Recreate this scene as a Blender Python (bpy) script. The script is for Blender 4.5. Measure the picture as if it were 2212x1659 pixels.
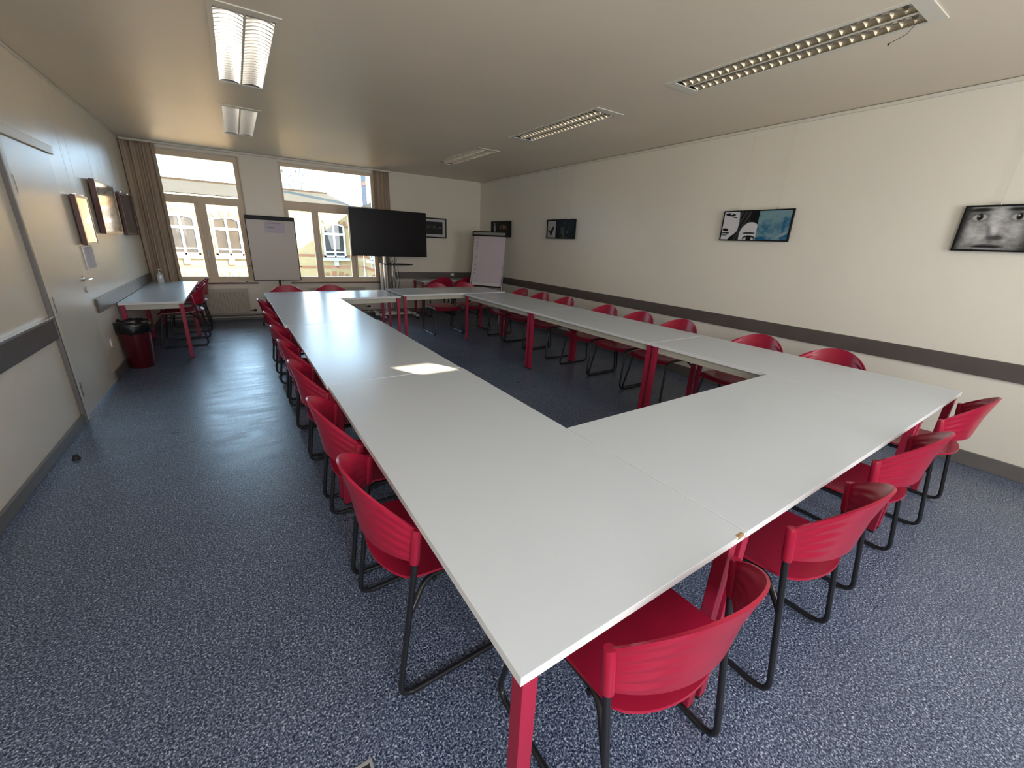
import bpy, bmesh, math, random
import numpy as np
from mathutils import Matrix, Vector
PI = math.pi
random.seed(4)
for o in list(bpy.data.objects): bpy.data.objects.remove(o)
S = bpy.context.scene
COL = S.collection

# ------------------------------------------------------------------ camera
YAW, PITCH, ROLL, FPX = 0.5865, 0.3326, 0.0462, 874.96
CAM = Vector((-0.3289, -0.4195, 1.5007))
cy, sy, cp, sp, cr, sr = (math.cos(YAW), math.sin(YAW), math.cos(PITCH), math.sin(PITCH), math.cos(ROLL), math.sin(ROLL))
fw = Vector((sy, cy, 0)); rt = Vector((cy, -sy, 0)); up = Vector((0, 0, 1))
f2 = fw*cp - up*sp; u2 = up*cp + fw*sp
r3 = rt*cr + u2*sr; u3 = u2*cr - rt*sr
cam = bpy.data.cameras.new('camera'); co = bpy.data.objects.new('camera', cam); COL.objects.link(co)
mw = Matrix((( r3.x, u3.x, -f2.x, CAM.x), (r3.y, u3.y, -f2.y, CAM.y), (r3.z, u3.z, -f2.z, CAM.z), (0, 0, 0, 1)))
co.matrix_world = mw
cam.sensor_width = 36; cam.lens = FPX/2212*36; cam.clip_start = 0.02; cam.clip_end = 300
S.camera = co

# ------------------------------------------------------------------ light
S.view_settings.view_transform = 'Standard'; S.view_settings.look = 'None'
S.view_settings.gamma = 1.0; S.view_settings.use_curve_mapping = False
S.view_settings.exposure = 0.14
W = bpy.data.worlds.new('sky'); S.world = W; W.use_nodes = True
bg = W.node_tree.nodes['Background']
bg.inputs[0].default_value = (0.52, 0.75, 1.0, 1); bg.inputs[1].default_value = 11.0

def lamp(name, kind, loc, direction, energy, color, **kw):
    l = bpy.data.lights.new(name, kind); o = bpy.data.objects.new(name, l); COL.objects.link(o)
    o.location = loc; o.rotation_euler = Vector(direction).to_track_quat('-Z', 'Y').to_euler()
    l.energy = energy; l.color = color
    for k, v in kw.items(): setattr(l, k, v)
    return o
SUN_D = Vector((-2.33, 4.10, -1.71)).normalized()
lamp('sun', 'SUN', (10, -10, 12), SUN_D, 85.0, (1.0, 0.78, 0.50), angle=0.009)
# lamps added at the solid wall behind the camera, for daylight from assumed windows
lamp('assumed_daylight_rear_right', 'AREA', (2.30, -2.12, 1.65), (-.25, 1, -0.05), 80, (0.96, 0.98, 1.0), shape='RECTANGLE', size=2.2, size_y=1.4)
lamp('assumed_daylight_rear_left', 'AREA', (-0.3, -2.12, 1.65), (.1, 1, 0.0), 66, (0.98, 0.98, 1.0), shape='RECTANGLE', size=1.4, size_y=1.4)

# ------------------------------------------------------------------ helpers
def link(name, bm, mat, parent=None, smooth=None):
    me = bpy.data.meshes.new(name)
    bmesh.ops.recalc_face_normals(bm, faces=bm.faces)
    bm.to_mesh(me); bm.free()
    mats = mat if isinstance(mat, (list, tuple)) else [mat]
    for m in mats: me.materials.append(m)
    if smooth is not None:
        me.polygons.foreach_set('use_smooth', [True]*len(me.polygons))
        if smooth < 3: me.set_sharp_from_angle(angle=smooth)
    o = bpy.data.objects.new(name, me); COL.objects.link(o)
    if parent: o.parent = parent
    return o
def tag(o, label=None, cat=None, group=None, kind=None):
    if label: o['label'] = label
    if cat: o['category'] = cat
    if group: o['group'] = group
    if kind: o['kind'] = kind
    return o
def thing(name, label, cat, loc=(0, 0, 0), rz=0, group=None, kind=None):
    o = bpy.data.objects.new(name, None); COL.objects.link(o); o.empty_display_size = 0.1
    o.location = loc; o.rotation_euler = (0, 0, rz)
    return tag(o, label, cat, group, kind)
def copy_tree(o, parent=None):
    c = o.copy(); COL.objects.link(c)
    if parent: c.parent = parent
    for ch in list(o.children): copy_tree(ch, c)
    return c
def box(bm, a, b, M=None, mi=0, bev=0):
    x0, y0, z0 = a; x1, y1, z1 = b
    t = bmesh.new() if bev else bm
    vs = [t.verts.new(p) for p in [(x0,y0,z0),(x1,y0,z0),(x1,y1,z0),(x0,y1,z0),(x0,y0,z1),(x1,y0,z1),(x1,y1,z1),(x0,y1,z1)]]
    fs = [t.faces.new([vs[i] for i in f]) for f in [(0,3,2,1),(4,5,6,7),(0,1,5,4),(1,2,6,5),(2,3,7,6),(3,0,4,7)]]
    for f in fs: f.material_index = mi
    if bev:
        bmesh.ops.bevel(t, geom=list(t.edges), offset=bev, segments=2, affect='EDGES', profile=0.6)
        if M: bmesh.ops.transform(t, matrix=M, verts=t.verts)
        me = bpy.data.meshes.new('x'); t.to_mesh(me); t.free(); bm.from_mesh(me); bpy.data.meshes.remove(me)
    elif M: bmesh.ops.transform(bm, matrix=M, verts=vs)
    return bm
def boxes(*bs, M=None, bev=0):
    bm = bmesh.new()
    for b in bs: box(bm, b[0], b[1], M, b[2] if len(b) > 2 else 0, bev)
    return bm
def rounded(path, r, n=6):
    """fillet the corners of a polyline"""
    P = [Vector(p) for p in path]; out = [P[0]]
    for i in range(1, len(P)-1):
        a, b, c = P[i-1], P[i], P[i+1]
        rr = r[i] if isinstance(r, dict) and i in r else (r if not isinstance(r, dict) else 0)
        if rr <= 0: out.append(b); continue
        d1 = (a-b).normalized(); d2 = (c-b).normalized()
        k = min(rr, (a-b).length*.49, (c-b).length*.49)
        p, q = b+d1*k, b+d2*k
        for j in range(n+1):
            t = j/n; out.append(p*(1-t)**2 + b*2*t*(1-t) + q*t*t)
    out.append(P[-1]); return out
def tube(bm, path, r, seg=10, mi=0, closed=False):
    P = [Vector(p) for p in path]; n = len(P); rings = []
    prev = None
    for i in range(n):
        if closed: d = (P[(i+1) % n]-P[i-1])
        else: d = (P[min(i+1, n-1)]-P[max(i-1, 0)])
        d.normalize()
        if prev is None:
            a = d.orthogonal().normalized()
        else:
            a = prev - d*prev.dot(d)
            a = a.normalized() if a.length > 1e-6 else d.orthogonal().normalized()
        prev = a; b = d.cross(a)
        rr = r[i] if isinstance(r, (list, tuple)) else r
        rings.append([bm.verts.new(P[i]+(a*math.cos(2*PI*k/seg)+b*math.sin(2*PI*k/seg))*rr) for k in range(seg)])
    for i in range(n if closed else n-1):
        A, B = rings[i], rings[(i+1) % n]
        for k in range(seg):
            f = bm.faces.new([A[k], A[(k+1) % seg], B[(k+1) % seg], B[k]]); f.material_index = mi
    if not closed:
        bm.faces.new(rings[0][::-1]).material_index = mi; bm.faces.new(rings[-1]).material_index = mi
    return bm
def lathe(bm, prof, c=(0, 0, 0), seg=24, mi=0, sx=1, sy_=1):
    rings = []
    for r, z in prof:
        rings.append([bm.verts.new((c[0]+r*sx*math.cos(2*PI*k/seg), c[1]+r*sy_*math.sin(2*PI*k/seg), c[2]+z)) for k in range(seg)])
    for A, B in zip(rings, rings[1:]):
        for k in range(seg):
            f = bm.faces.new([A[k], A[(k+1) % seg], B[(k+1) % seg], B[k]]); f.material_index = mi
    bm.faces.new(rings[0][::-1]).material_index = mi; bm.faces.new(rings[-1]).material_index = mi
    return bm
def prism(bm, pts, d0, d1, axis='y', M=None, mi=0):
    """extrude a 2-D outline (x,z) along y from d0 to d1"""
    def P(p, d): return (p[0], d, p[1]) if axis == 'y' else ((d, p[0], p[1]) if axis == 'x' else (p[0], p[1], d))
    A = [bm.verts.new(P(p, d0)) for p in pts]; B = [bm.verts.new(P(p, d1)) for p in pts]; n = len(pts)
    fs = [bm.faces.new(A), bm.faces.new(B[::-1])]
    for i in range(n): fs.append(bm.faces.new([A[i], B[i], B[(i+1) % n], A[(i+1) % n]]))
    for f in fs: f.material_index = mi
    if M: bmesh.ops.transform(bm, matrix=M, verts=A+B)
    return bm
def sheet(bm, fn, nu, nv, th):
    """a curved sheet fn(u,v) u in -1..1, v in 0..1 with thickness th"""
    G = [[Vector(fn(-1+2*i/nu, j/nv)) for j in range(nv+1)] for i in range(nu+1)]
    def nrm(i, j):
        a = G[min(i+1, nu)][j]-G[max(i-1, 0)][j]; b = G[i][min(j+1, nv)]-G[i][max(j-1, 0)]
        n = a.cross(b); return n.normalized() if n.length > 1e-9 else Vector((0, 0, 1))
    N = [[nrm(i, j) for j in range(nv+1)] for i in range(nu+1)]
    A = [[bm.verts.new(G[i][j]+N[i][j]*th/2) for j in range(nv+1)] for i in range(nu+1)]
    B = [[bm.verts.new(G[i][j]-N[i][j]*th/2) for j in range(nv+1)] for i in range(nu+1)]
    for i in range(nu):
        for j in range(nv):
            bm.faces.new([A[i][j], A[i+1][j], A[i+1][j+1], A[i][j+1]]); bm.faces.new([B[i][j], B[i][j+1], B[i+1][j+1], B[i+1][j]])
    for i in range(nu):
        bm.faces.new([A[i][0], B[i][0], B[i+1][0], A[i+1][0]]); bm.faces.new([A[i][nv], A[i+1][nv], B[i+1][nv], B[i][nv]])
    for j in range(nv):
        bm.faces.new([A[0][j], A[0][j+1], B[0][j+1], B[0][j]]); bm.faces.new([A[nu][j], B[nu][j], B[nu][j+1], A[nu][j+1]])
    return bm

# ------------------------------------------------------------------ materials
def mat(name, col, rough=0.5, metal=0.0, spec=0.5, coat=0, coat_r=0.1, bump=None, var=None):
    m = bpy.data.materials.new(name); m.use_nodes = True; nt = m.node_tree; b = nt.nodes['Principled BSDF']
    b.inputs['Base Color'].default_value = (*col, 1); b.inputs['Roughness'].default_value = rough
    b.inputs['Metallic'].default_value = metal; b.inputs['Specular IOR Level'].default_value = spec
    b.inputs['Coat Weight'].default_value = coat; b.inputs['Coat Roughness'].default_value = coat_r
    tc = nt.nodes.new('ShaderNodeTexCoord')
    if var:
        n = nt.nodes.new('ShaderNodeTexNoise'); n.inputs['Scale'].default_value = var[0]; n.inputs['Detail'].default_value = 4
        r = nt.nodes.new('ShaderNodeValToRGB'); k = var[1]
        r.color_ramp.elements[0].position = .3; r.color_ramp.elements[1].position = .7
        r.color_ramp.elements[0].color = (*[c*(1-k) for c in col], 1); r.color_ramp.elements[1].color = (*[min(1, c*(1+k)) for c in col], 1)
        nt.links.new(tc.outputs['Object'], n.inputs['Vector']); nt.links.new(n.outputs['Fac'], r.inputs['Fac']); nt.links.new(r.outputs['Color'], b.inputs['Base Color'])
    if bump:
        n = nt.nodes.new('ShaderNodeTexNoise'); n.inputs['Scale'].default_value = bump[0]; n.inputs['Detail'].default_value = 3
        bp = nt.nodes.new('ShaderNodeBump'); bp.inputs['Strength'].default_value = bump[1]; bp.inputs['Distance'].default_value = bump[2] if len(bump) > 2 else .01
        nt.links.new(tc.outputs['Object'], n.inputs['Vector']); nt.links.new(n.outputs['Fac'], bp.inputs['Height']); nt.links.new(bp.outputs['Normal'], b.inputs['Normal'])
    return m
M_WALL = mat('cream_gloss_wall_paint', (0.80, 0.735, 0.62), 0.32, spec=0.45, bump=(5, 0.35, .012), var=(1.3, .02))
M_WALLR = mat('cream_gloss_wall_paint_smooth', (0.80, 0.765, 0.67), 0.40, spec=0.4, bump=(4, 0.3, .01), var=(1.1, .02))
M_CEIL = mat('ceiling_paint', (0.80, 0.71, 0.58), 0.42, spec=0.35, bump=(3, 0.2, .01), var=(0.7, .04))
M_DADO = mat('bumper_board_taupe', (0.105, 0.088, 0.082), 0.38, var=(6, .08))
M_SKIRT = mat('skirting_vinyl_grey', (0.15, 0.14, 0.135), 0.4, var=(5, .06))
M_TRIMW = mat('white_trim_paint', (0.72, 0.69, 0.60), 0.4)
M_DOOR = mat('door_cream_laminate', (0.68, 0.645, 0.57), 0.33, bump=(40, .05), var=(1.5, .02))
M_ALU = mat('brushed_aluminium', (0.60, 0.60, 0.61), 0.32, metal=1.0)
M_CHROME = mat('chrome', (0.75, 0.75, 0.76), 0.15, metal=1.0)
M_LAM = mat('white_laminate', (0.55, 0.60, 0.645), 0.24, spec=0.32, bump=(220, .02, .001), var=(2, .01))
M_LAMEDGE = mat('laminate_edging', (0.74, 0.75, 0.76), 0.35)
M_APRON = mat('cream_steel_apron', (0.52, 0.50, 0.42), 0.4)
M_REDLEG = mat('crimson_powder_coat', (0.34, 0.012, 0.046), 0.42, bump=(300, .05, .001))
M_RED = mat('crimson_plastic', (0.35, 0.008, 0.038), 0.28, spec=0.5, bump=(500, .04, .0006), var=(8, .05))
M_BLACK = mat('black_steel_tube', (0.012, 0.013, 0.016), 0.3, spec=0.5)
M_RUBBER = mat('black_rubber', (0.02, 0.02, 0.02), 0.7)
M_WIN = mat('window_frame_cream', (0.72, 0.58, 0.42), 0.4)
M_SILLRED = mat('red_brown_sill_tile', (0.16, 0.045, 0.035), 0.3, var=(10, .2))
M_WHITEP = mat('white_plastic', (0.78, 0.78, 0.77), 0.35)
M_RAD = mat('radiator_cream_enamel', (0.55, 0.49, 0.41), 0.4)
M_CURT = mat('taupe_curtain_cloth', (0.42, 0.33, 0.25), 0.85, spec=.2, bump=(90, .2, .002), var=(3, .06))
M_SCREEN = mat('black_screen_glass', (0.006, 0.004, 0.005), 0.30, spec=0.18)
M_BEZEL = mat('black_bezel_plastic', (0.012, 0.010, 0.011), 0.45, spec=.2)
M_GREYM = mat('grey_steel', (0.35, 0.36, 0.38), 0.35, metal=.7)
M_BOARD = mat('white_enamel_board', (0.53, 0.465, 0.415), 0.35)
M_PAPER = mat('white_paper', (0.72, 0.66, 0.68), 0.8)
M_PAPER2 = mat('lilac_white_paper', (0.62, 0.55, 0.60), 0.8)
M_INK = mat('dark_ink', (0.10, 0.08, 0.14), 0.7)
M_BINR = mat('dark_red_bin_plastic', (0.075, 0.006, 0.010), 0.25)
M_BAG = mat('black_bin_liner', (0.008, 0.008, 0.010), 0.28, bump=(30, .6, .01))
M_FRAMEK = mat('black_picture_frame', (0.010, 0.010, 0.011), 0.45, spec=.15)
M_FRAMEB = mat('brown_picture_frame', (0.12, 0.045, 0.035), 0.3)
M_WIRE = mat('nylon_hanging_line', (0.62, 0.57, 0.48), 0.4)
M_TUBE = mat('unlit_fluorescent_tube', (0.80, 0.79, 0.74), 0.3)
M_WORN = mat('chipped_chipboard', (0.32, 0.20, 0.09), 0.8, var=(60, .4))
# louvre
M_LOUV = mat('polished_louvre_aluminium', (0.58, 0.54, 0.46), 0.22, metal=1.0)

def floor_material():
    m = bpy.data.materials.new('speckled_blue_grey_vinyl'); m.use_nodes = True; nt = m.node_tree; b = nt.nodes['Principled BSDF']; L = nt.links.new
    tc = nt.nodes.new('ShaderNodeTexCoord')
    n1 = nt.nodes.new('ShaderNodeTexNoise'); n1.inputs['Scale'].default_value = 150; n1.inputs['Detail'].default_value = 2.5; n1.inputs['Roughness'].default_value = .6; n1.inputs['Distortion'].default_value = .6
    r1 = nt.nodes.new('ShaderNodeValToRGB'); e = r1.color_ramp.elements
    e[0].position = .36; e[0].color = (0.010, 0.016, 0.042, 1)
    e[1].position = .70; e[1].color = (0.62, 0.68, 0.80, 1)
    k = e.new(.47); k.color = (0.050, 0.072, 0.128, 1)
    k = e.new(.58); k.color = (0.185, 0.235, 0.335, 1)
    L(tc.outputs['Object'], n1.inputs['Vector']); L(n1.outputs['Fac'], r1.inputs['Fac'])
    n2 = nt.nodes.new('ShaderNodeTexNoise'); n2.inputs['Scale'].default_value = 1.6; n2.inputs['Detail'].default_value = 5
    L(tc.outputs['Object'], n2.inputs['Vector'])
    mx = nt.nodes.new('ShaderNodeMix'); mx.data_type = 'RGBA'; mx.blend_type = 'MULTIPLY'; mx.inputs['Factor'].default_value = .5
    r2 = nt.nodes.new('ShaderNodeValToRGB'); r2.color_ramp.elements[0].position = .3; r2.color_ramp.elements[0].color = (.72, .72, .76, 1); r2.color_ramp.elements[1].position = .7; r2.color_ramp.elements[1].color = (1, 1, 1, 1)
    L(n2.outputs['Fac'], r2.inputs['Fac']); L(r1.outputs['Color'], mx.inputs[6]); L(r2.outputs['Color'], mx.inputs[7]); L(mx.outputs[2], b.inputs['Base Color'])
    mr = nt.nodes.new('ShaderNodeMapRange'); mr.inputs[1].default_value = .3; mr.inputs[2].default_value = .7; mr.inputs[3].default_value = .27; mr.inputs[4].default_value = .40
    mp = nt.nodes.new('ShaderNodeMapping'); mp.inputs['Scale'].default_value = (.8, 4, 1)
    n3 = nt.nodes.new('ShaderNodeTexNoise'); n3.inputs['Scale'].default_value = 2.2; n3.inputs['Detail'].default_value = 6; n3.inputs['Distortion'].default_value = 1.2
    L(tc.outputs['Object'], mp.inputs['Vector']); L(mp.outputs['Vector'], n3.inputs['Vector']); L(n3.outputs['Fac'], mr.inputs[0]); L(mr.outputs[0], b.inputs['Roughness'])
    bp = nt.nodes.new('ShaderNodeBump'); bp.inputs['Strength'].default_value = .12; bp.inputs['Distance'].default_value = .002
    L(n1.outputs['Fac'], bp.inputs['Height']); L(bp.outputs['Normal'], b.inputs['Normal'])
    b.inputs['Specular IOR Level'].default_value = .55
    return m
M_FLOOR = floor_material()
def glass_material():
    m = bpy.data.materials.new('clear_window_glass'); m.use_nodes = True; nt = m.node_tree; nt.nodes.clear(); L = nt.links.new
    o = nt.nodes.new('ShaderNodeOutputMaterial'); t = nt.nodes.new('ShaderNodeBsdfTransparent'); g = nt.nodes.new('ShaderNodeBsdfGlossy'); g.inputs['Roughness'].default_value = .02
    t.inputs['Color'].default_value = (.93, .96, .96, 1); f = nt.nodes.new('ShaderNodeFresnel'); f.inputs['IOR'].default_value = 1.45
    mx = nt.nodes.new('ShaderNodeMixShader'); L(f.outputs[0], mx.inputs[0]); L(t.outputs[0], mx.inputs[1]); L(g.outputs[0], mx.inputs[2]); L(mx.outputs[0], o.inputs[0])
    return m
M_GLASS = glass_material()
def art_material(name, rough=.12, spec=.5):
    m = bpy.data.materials.new(name); m.use_nodes = True; nt = m.node_tree; b = nt.nodes['Principled BSDF']
    a = nt.nodes.new('ShaderNodeVertexColor'); a.layer_name = 'ink'; nt.links.new(a.outputs['Color'], b.inputs['Base Color'])
    b.inputs['Roughness'].default_value = rough; b.inputs['Specular IOR Level'].default_value = spec
    return m
M_ART = art_material('satin_print', .35, .15)
M_ARTG = art_material('glazed_print', .10, .6)
M_ARTM = art_material('matt_print', .45)
M_WRITE = art_material('handwritten_paper', .8)
def brick_material(name, c1, c2, mortar):
    m = bpy.data.materials.new(name); m.use_nodes = True; nt = m.node_tree; b = nt.nodes['Principled BSDF']; L = nt.links.new
    tc = nt.nodes.new('ShaderNodeTexCoord'); mp = nt.nodes.new('ShaderNodeMapping'); mp.inputs['Rotation'].default_value = (PI/2, 0, 0)
    br = nt.nodes.new('ShaderNodeTexBrick'); br.inputs['Color1'].default_value = (*c1, 1); br.inputs['Color2'].default_value = (*c2, 1); br.inputs['Mortar'].default_value = (*mortar, 1)
    br.inputs['Scale'].default_value = 4; br.inputs['Mortar Size'].default_value = .015; br.inputs['Row Height'].default_value = .28; br.inputs['Brick Width'].default_value = .85
    L(tc.outputs['Object'], mp.inputs['Vector']); L(mp.outputs['Vector'], br.inputs['Vector']); L(br.outputs['Color'], b.inputs['Base Color']); b.inputs['Roughness'].default_value = .85
    return m
M_BRICK = brick_material('yellow_brick', (0.27, 0.185, 0.082), (0.25, 0.170, 0.070), (0.22, 0.17, 0.095))
M_BRED = mat('red_brick_band', (0.20, 0.075, 0.032), 0.85, var=(5, .15))
M_STONE = mat('pale_stone', (0.28, 0.26, 0.22), 0.8, var=(4, .08))
M_SLATE = mat('pale_roof_tile', (0.034, 0.026, 0.016), 0.9, spec=.1, var=(3, .15))
M_EWIN = mat('white_window_joinery', (0.45, 0.45, 0.46), 0.5)
M_EGLASS = mat('dark_reflecting_pane', (0.018, 0.014, 0.010), 0.25, spec=.3, var=(2, .3))
M_ASPH = mat('courtyard_paving', (0.34, 0.26, 0.17), 0.9, var=(1, .1))
M_CHIM = mat('grey_lilac_render', (0.10, 0.09, 0.095), 0.9, spec=.1)
M_RIDGE = mat('dark_ridge_tile', (0.016, 0.012, 0.009), 0.9, spec=.1)
M_BARK = mat('grey_bark', (0.014, 0.015, 0.018), 0.9, spec=.1)

# ------------------------------------------------------------------ the room
WL, WR, YB, YBL, HC, YF = -1.5559, 4.2938, 8.1237, 0.2525, 2.7208, -2.20
WID = WR-WL; ANG = -math.atan2(YBL, WID)
MB = Matrix.Translation((WL, YB+YBL, 0)) @ Matrix.Rotation(ANG, 4, 'Z')     # local u along the window wall, v outwards, z up
def U(x): return (x-WL)/math.cos(ANG)
def struct(o): o['kind'] = 'structure'; return o
struct(link('floor', boxes(((WL-.2, YF-.2, -.12), (WR+.2, 8.75, 0))), M_FLOOR))

LIGHTS = [(-0.262, 2.92, 0.078, 4.50), (-0.262, 5.29, 0.078, 6.87), (2.65, 0.60, 2.955, 2.08), (2.65, 2.85, 2.955, 4.35), (2.65, 5.13, 2.955, 6.64)]
def ceiling_mesh():
    bm = bmesh.new(); xs = sorted({WL-.2, WR+.2, *[a for l in LIGHTS for a in (l[0], l[2])]}); ys = sorted({YF-.2, 8.75, *[a for l in LIGHTS for a in (l[1], l[3])]})
    for x0, x1 in zip(xs, xs[1:]):
        for y0, y1 in zip(ys, ys[1:]):
            c = ((x0+x1)/2, (y0+y1)/2)
            if any(l[0] < c[0] < l[2] and l[1] < c[1] < l[3] for l in LIGHTS): continue
            box(bm, (x0, y0, HC), (x1, y1, HC+.14))
    box(bm, (WL-.2, YF-.2, HC+.14), (WR+.2, 8.75, HC+.2))
    return bm
struct(link('ceiling', ceiling_mesh(), M_CEIL))
DY0, DY1, DZ = 3.955, 4.975, 2.075      # door opening in the left wall
struct(link('wall_left', boxes(((WL-.2, YF-.2, 0), (WL, DY0, HC)), ((WL-.2, DY1, 0), (WL, 8.75, HC)), ((WL-.2, DY0, DZ), (WL, DY1, HC))), M_WALL))
struct(link('wall_right', boxes(((WR, YF-.2, 0), (WR+.2, 8.75, HC))), M_WALLR))
# window wall, with two openings
W1 = (-1.285, -0.115); W2 = (0.455, 2.055); ZS, ZT = 0.655, 2.645
bs = []
us = [U(WL), U(W1[0]), U(W1[1]), U(W2[0]), U(W2[1]), U(WR)]
bs += [((us[0]-.1, 0, 0), (us[1], .3, HC)), ((us[2], 0, 0), (us[3], .3, HC)), ((us[4], 0, 0), (us[5]+.1, .3, HC))]
for a, b in ((1, 2), (3, 4)): bs += [((us[a], 0, 0), (us[b], .3, ZS)), ((us[a], 0, ZT), (us[b], .3, HC))]
struct(link('wall_back', boxes(*bs, M=MB), M_WALL))
# rear wall, solid behind two assumed windows, with an unseen slot added so the sun makes the patch on the table
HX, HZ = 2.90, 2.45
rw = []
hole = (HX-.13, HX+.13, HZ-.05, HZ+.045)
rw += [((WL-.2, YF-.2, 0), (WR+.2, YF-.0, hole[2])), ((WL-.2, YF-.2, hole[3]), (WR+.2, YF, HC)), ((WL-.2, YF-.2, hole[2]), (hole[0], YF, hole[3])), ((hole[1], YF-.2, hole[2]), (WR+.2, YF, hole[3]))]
# (wall is only 4 cm thick at the added slot so that the low sun passes)
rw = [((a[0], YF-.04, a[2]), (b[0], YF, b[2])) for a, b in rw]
struct(link('wall_front', boxes(*rw), M_WALL))
for n, (x0, x1) in enumerate(((1.2, 3.4), (-1.0, 0.4))):
    t = thing('window_%d' % (n+3), None, None, kind='structure')  # assumed windows: frames only, fixed to the solid wall around the added lamps
    link('window_frame', boxes(((x0-.07, YF, .88), (x0, YF+.05, 2.40)), ((x1, YF, .88), (x1+.07, YF+.05, 2.40)), ((x0, YF, .88), (x1, YF+.05, .95)), ((x0, YF, 2.35), (x1, YF+.05, 2.40))), M_WIN, t)

# dado boards, skirting, picture rail
struct(link('trim_1', boxes(((WR-.022, YF, .708), (WR, YB-.02, .840)), bev=.004), M_DADO))
struct(link('trim_2', boxes(((WL, YF, .69), (WL+.022, DY0-.075, .835)), ((WL, DY1+.09, .69), (WL+.022, 8.33, .82)), bev=.004), M_DADO))
struct(link('trim_3', boxes(((U(2.30), -.022, .715), (U(WR)-.02, 0, .845)), M=MB, bev=.004), M_DADO))
struct(link('trim_4', boxes(((WL, YF, .835), (WL+.028, DY0-.075, .852)), bev=.003), M_ALU))
struct(link('baseboard_right', boxes(((WR-.018, YF, 0), (WR, YB-.02, .115)), bev=.004), M_SKIRT))
struct(link('baseboard_left', boxes(((WL, YF, 0), (WL+.02, DY0-.075, .075)), ((WL, DY1+.02, 0), (WL+.02, 8.33, .10)), bev=.004), M_SKIRT))
struct(link('baseboard_back', boxes(((.0, -.018, 0), (U(WR)-.02, 0, .09)), M=MB, bev=.004), M_SKIRT))
struct(link('trim_5', boxes(((WR-.018, YF, HC-.030), (WR, YB-.02, HC-.004)), bev=.003), M_TRIMW))
struct(link('trim_6', boxes(((WL, YF, HC-.026), (WL+.014, 8.33, HC-.004)), bev=.003), M_TRIMW))
struct(link('trim_7', boxes(((.0, -.05, HC-.03), (U(2.36), -.0, HC-.002)), M=MB, bev=.003), M_TRIMW))

# door in the left wall
d = thing('door_1', None, None, (WL, DY0, 0), kind='structure')
link('door_leaf', boxes(((-.045, .03, .012), (.004, DY1-DY0-.012, DZ-.028)), bev=.003), M_DOOR, d)
link('door_frame', boxes(((-.1, -.052, 0), (.020, .026, DZ+.01)), ((-.1, DY1-DY0-.008, 0), (-.02, DY1-DY0+.03, DZ+.01)), ((-.1, -.052, DZ-.024), (.022, DY1-DY0+.05, DZ+.042)), bev=.004), M_TRIMW, d)
link('frame_edge_strip', boxes(((.0, -.082, 0), (.028, -.054, DZ)), bev=.003), M_SKIRT, d)
for z in (.25, .92, 1.74):
    bm = bmesh.new(); tube(bm, [(.016, .028, z-.06), (.016, .028, z+.06)], .009, 8); link('hinge', bm, M_ALU, d, .8)
h = link('door_handle', tube(tube(bmesh.new(), rounded([(.003, .95, 1.03), (.062, .95, 1.03), (.064, .82, 1.03)], .018), .010, 10), [(.003, .95, 1.03), (.012, .95, 1.03)], .026, 20), M_CHROME, d, .8)
link('keyhole_plate', tube(bmesh.new(), [(.003, .95, .93), (.011, .95, .93)], .024, 20), M_GREYM, d, .8)

# windows of the window wall
def quadframe(bm, x0, x1, z0, z1, w, y0, y1, mi=0):
    for a, b in (((x0, y0, z0), (x0+w, y1, z1)), ((x1-w, y0, z0), (x1, y1, z1)), ((x0+w, y0, z0), (x1-w, y1, z0+w)), ((x0+w, y0, z1-w), (x1-w, y1, z1))): box(bm, a, b, None, mi)
    return bm
def window(n, op, tz, sashes, handle_x):
    t = thing('window_%d' % n, None, None, kind='structure'); t.matrix_world = MB
    x0, x1 = U(op[0]), U(op[1])
    bm = bmesh.new(); y0, y1 = .085, .15
    g0, g1, gz0, gz1 = U(tz[0]), U(tz[1]), tz[2], tz[3]
    sz0, sz1 = .745, 1.895
    # outer frame with transom and mullions as one joinery piece
    box(bm, (x0, y0, ZS), (g0, y1, ZT)); box(bm, (g1, y0, ZS), (x1, y1, ZT)); box(bm, (g0, y0, gz1), (g1, y1, ZT)); box(bm, (g0, y0, sz1+.03), (g1, y1, gz0)); box(bm, (g0, y0, ZS), (g1, y1, .70))
    ss = [(U(a), U(b)) for a, b in sashes]
    for (a, b), (c, d_) in zip(ss, ss[1:]): box(bm, ((b+c)/2-.022, y0, .70), ((b+c)/2+.022, y1, sz1+.03))
    link('window_frame', bm, M_WIN, t)
    link('glass_pane', boxes(((g0-.005, .112, gz0-.005), (g1+.005, .118, gz1+.005))), M_GLASS, t)
    for i, (a, b) in enumerate(ss):
        lo = (ss[i-1][1]+a)/2+.024 if i else g0+.001; hi = (b+ss[i+1][0])/2-.024 if i < len(ss)-1 else g1-.001
        bm = bmesh.new(); y = .068
        for A, B in (((lo, y, .702), (a, y1-.02, sz1+.028)), ((b, y, .702), (hi, y1-.02, sz1+.028)), ((a, y, .702), (b, y1-.02, sz0)), ((a, y, sz1), (b, y1-.02, sz1+.028))):
            if B[0]-A[0] > .002: box(bm, A, B)
        s = link('sash', bm, M_WIN, t)
        link('glass_pane', boxes(((a-.004, .098, sz0-.004), (b+.004, .104, sz1+.004))), M_GLASS, s)
    hx = U(handle_x)
    bm = bmesh.new(); box(bm, (hx-.014, .050, 1.12), (hx+.014, .068, 1.19)); tube(bm, rounded([(hx, .06, 1.17), (hx, .022, 1.17), (hx, .022, 1.05)], .012), .009, 8)
    link('window_handle', bm, M_WHITEP, t, .8)
    link('window_sill', boxes(((x0-.02, -.035, ZS-.028), (x1+.03, .085, ZS-.004)), bev=.004), M_SILLRED, t)
    link('reveal_bead', boxes(((x0-.03, -.012, ZT), (x1+.03, .0, ZT+.016)), ((x1, -.010, ZS), (x1+.014, .0, ZT)), bev=.002), M_TRIMW, t)
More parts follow.
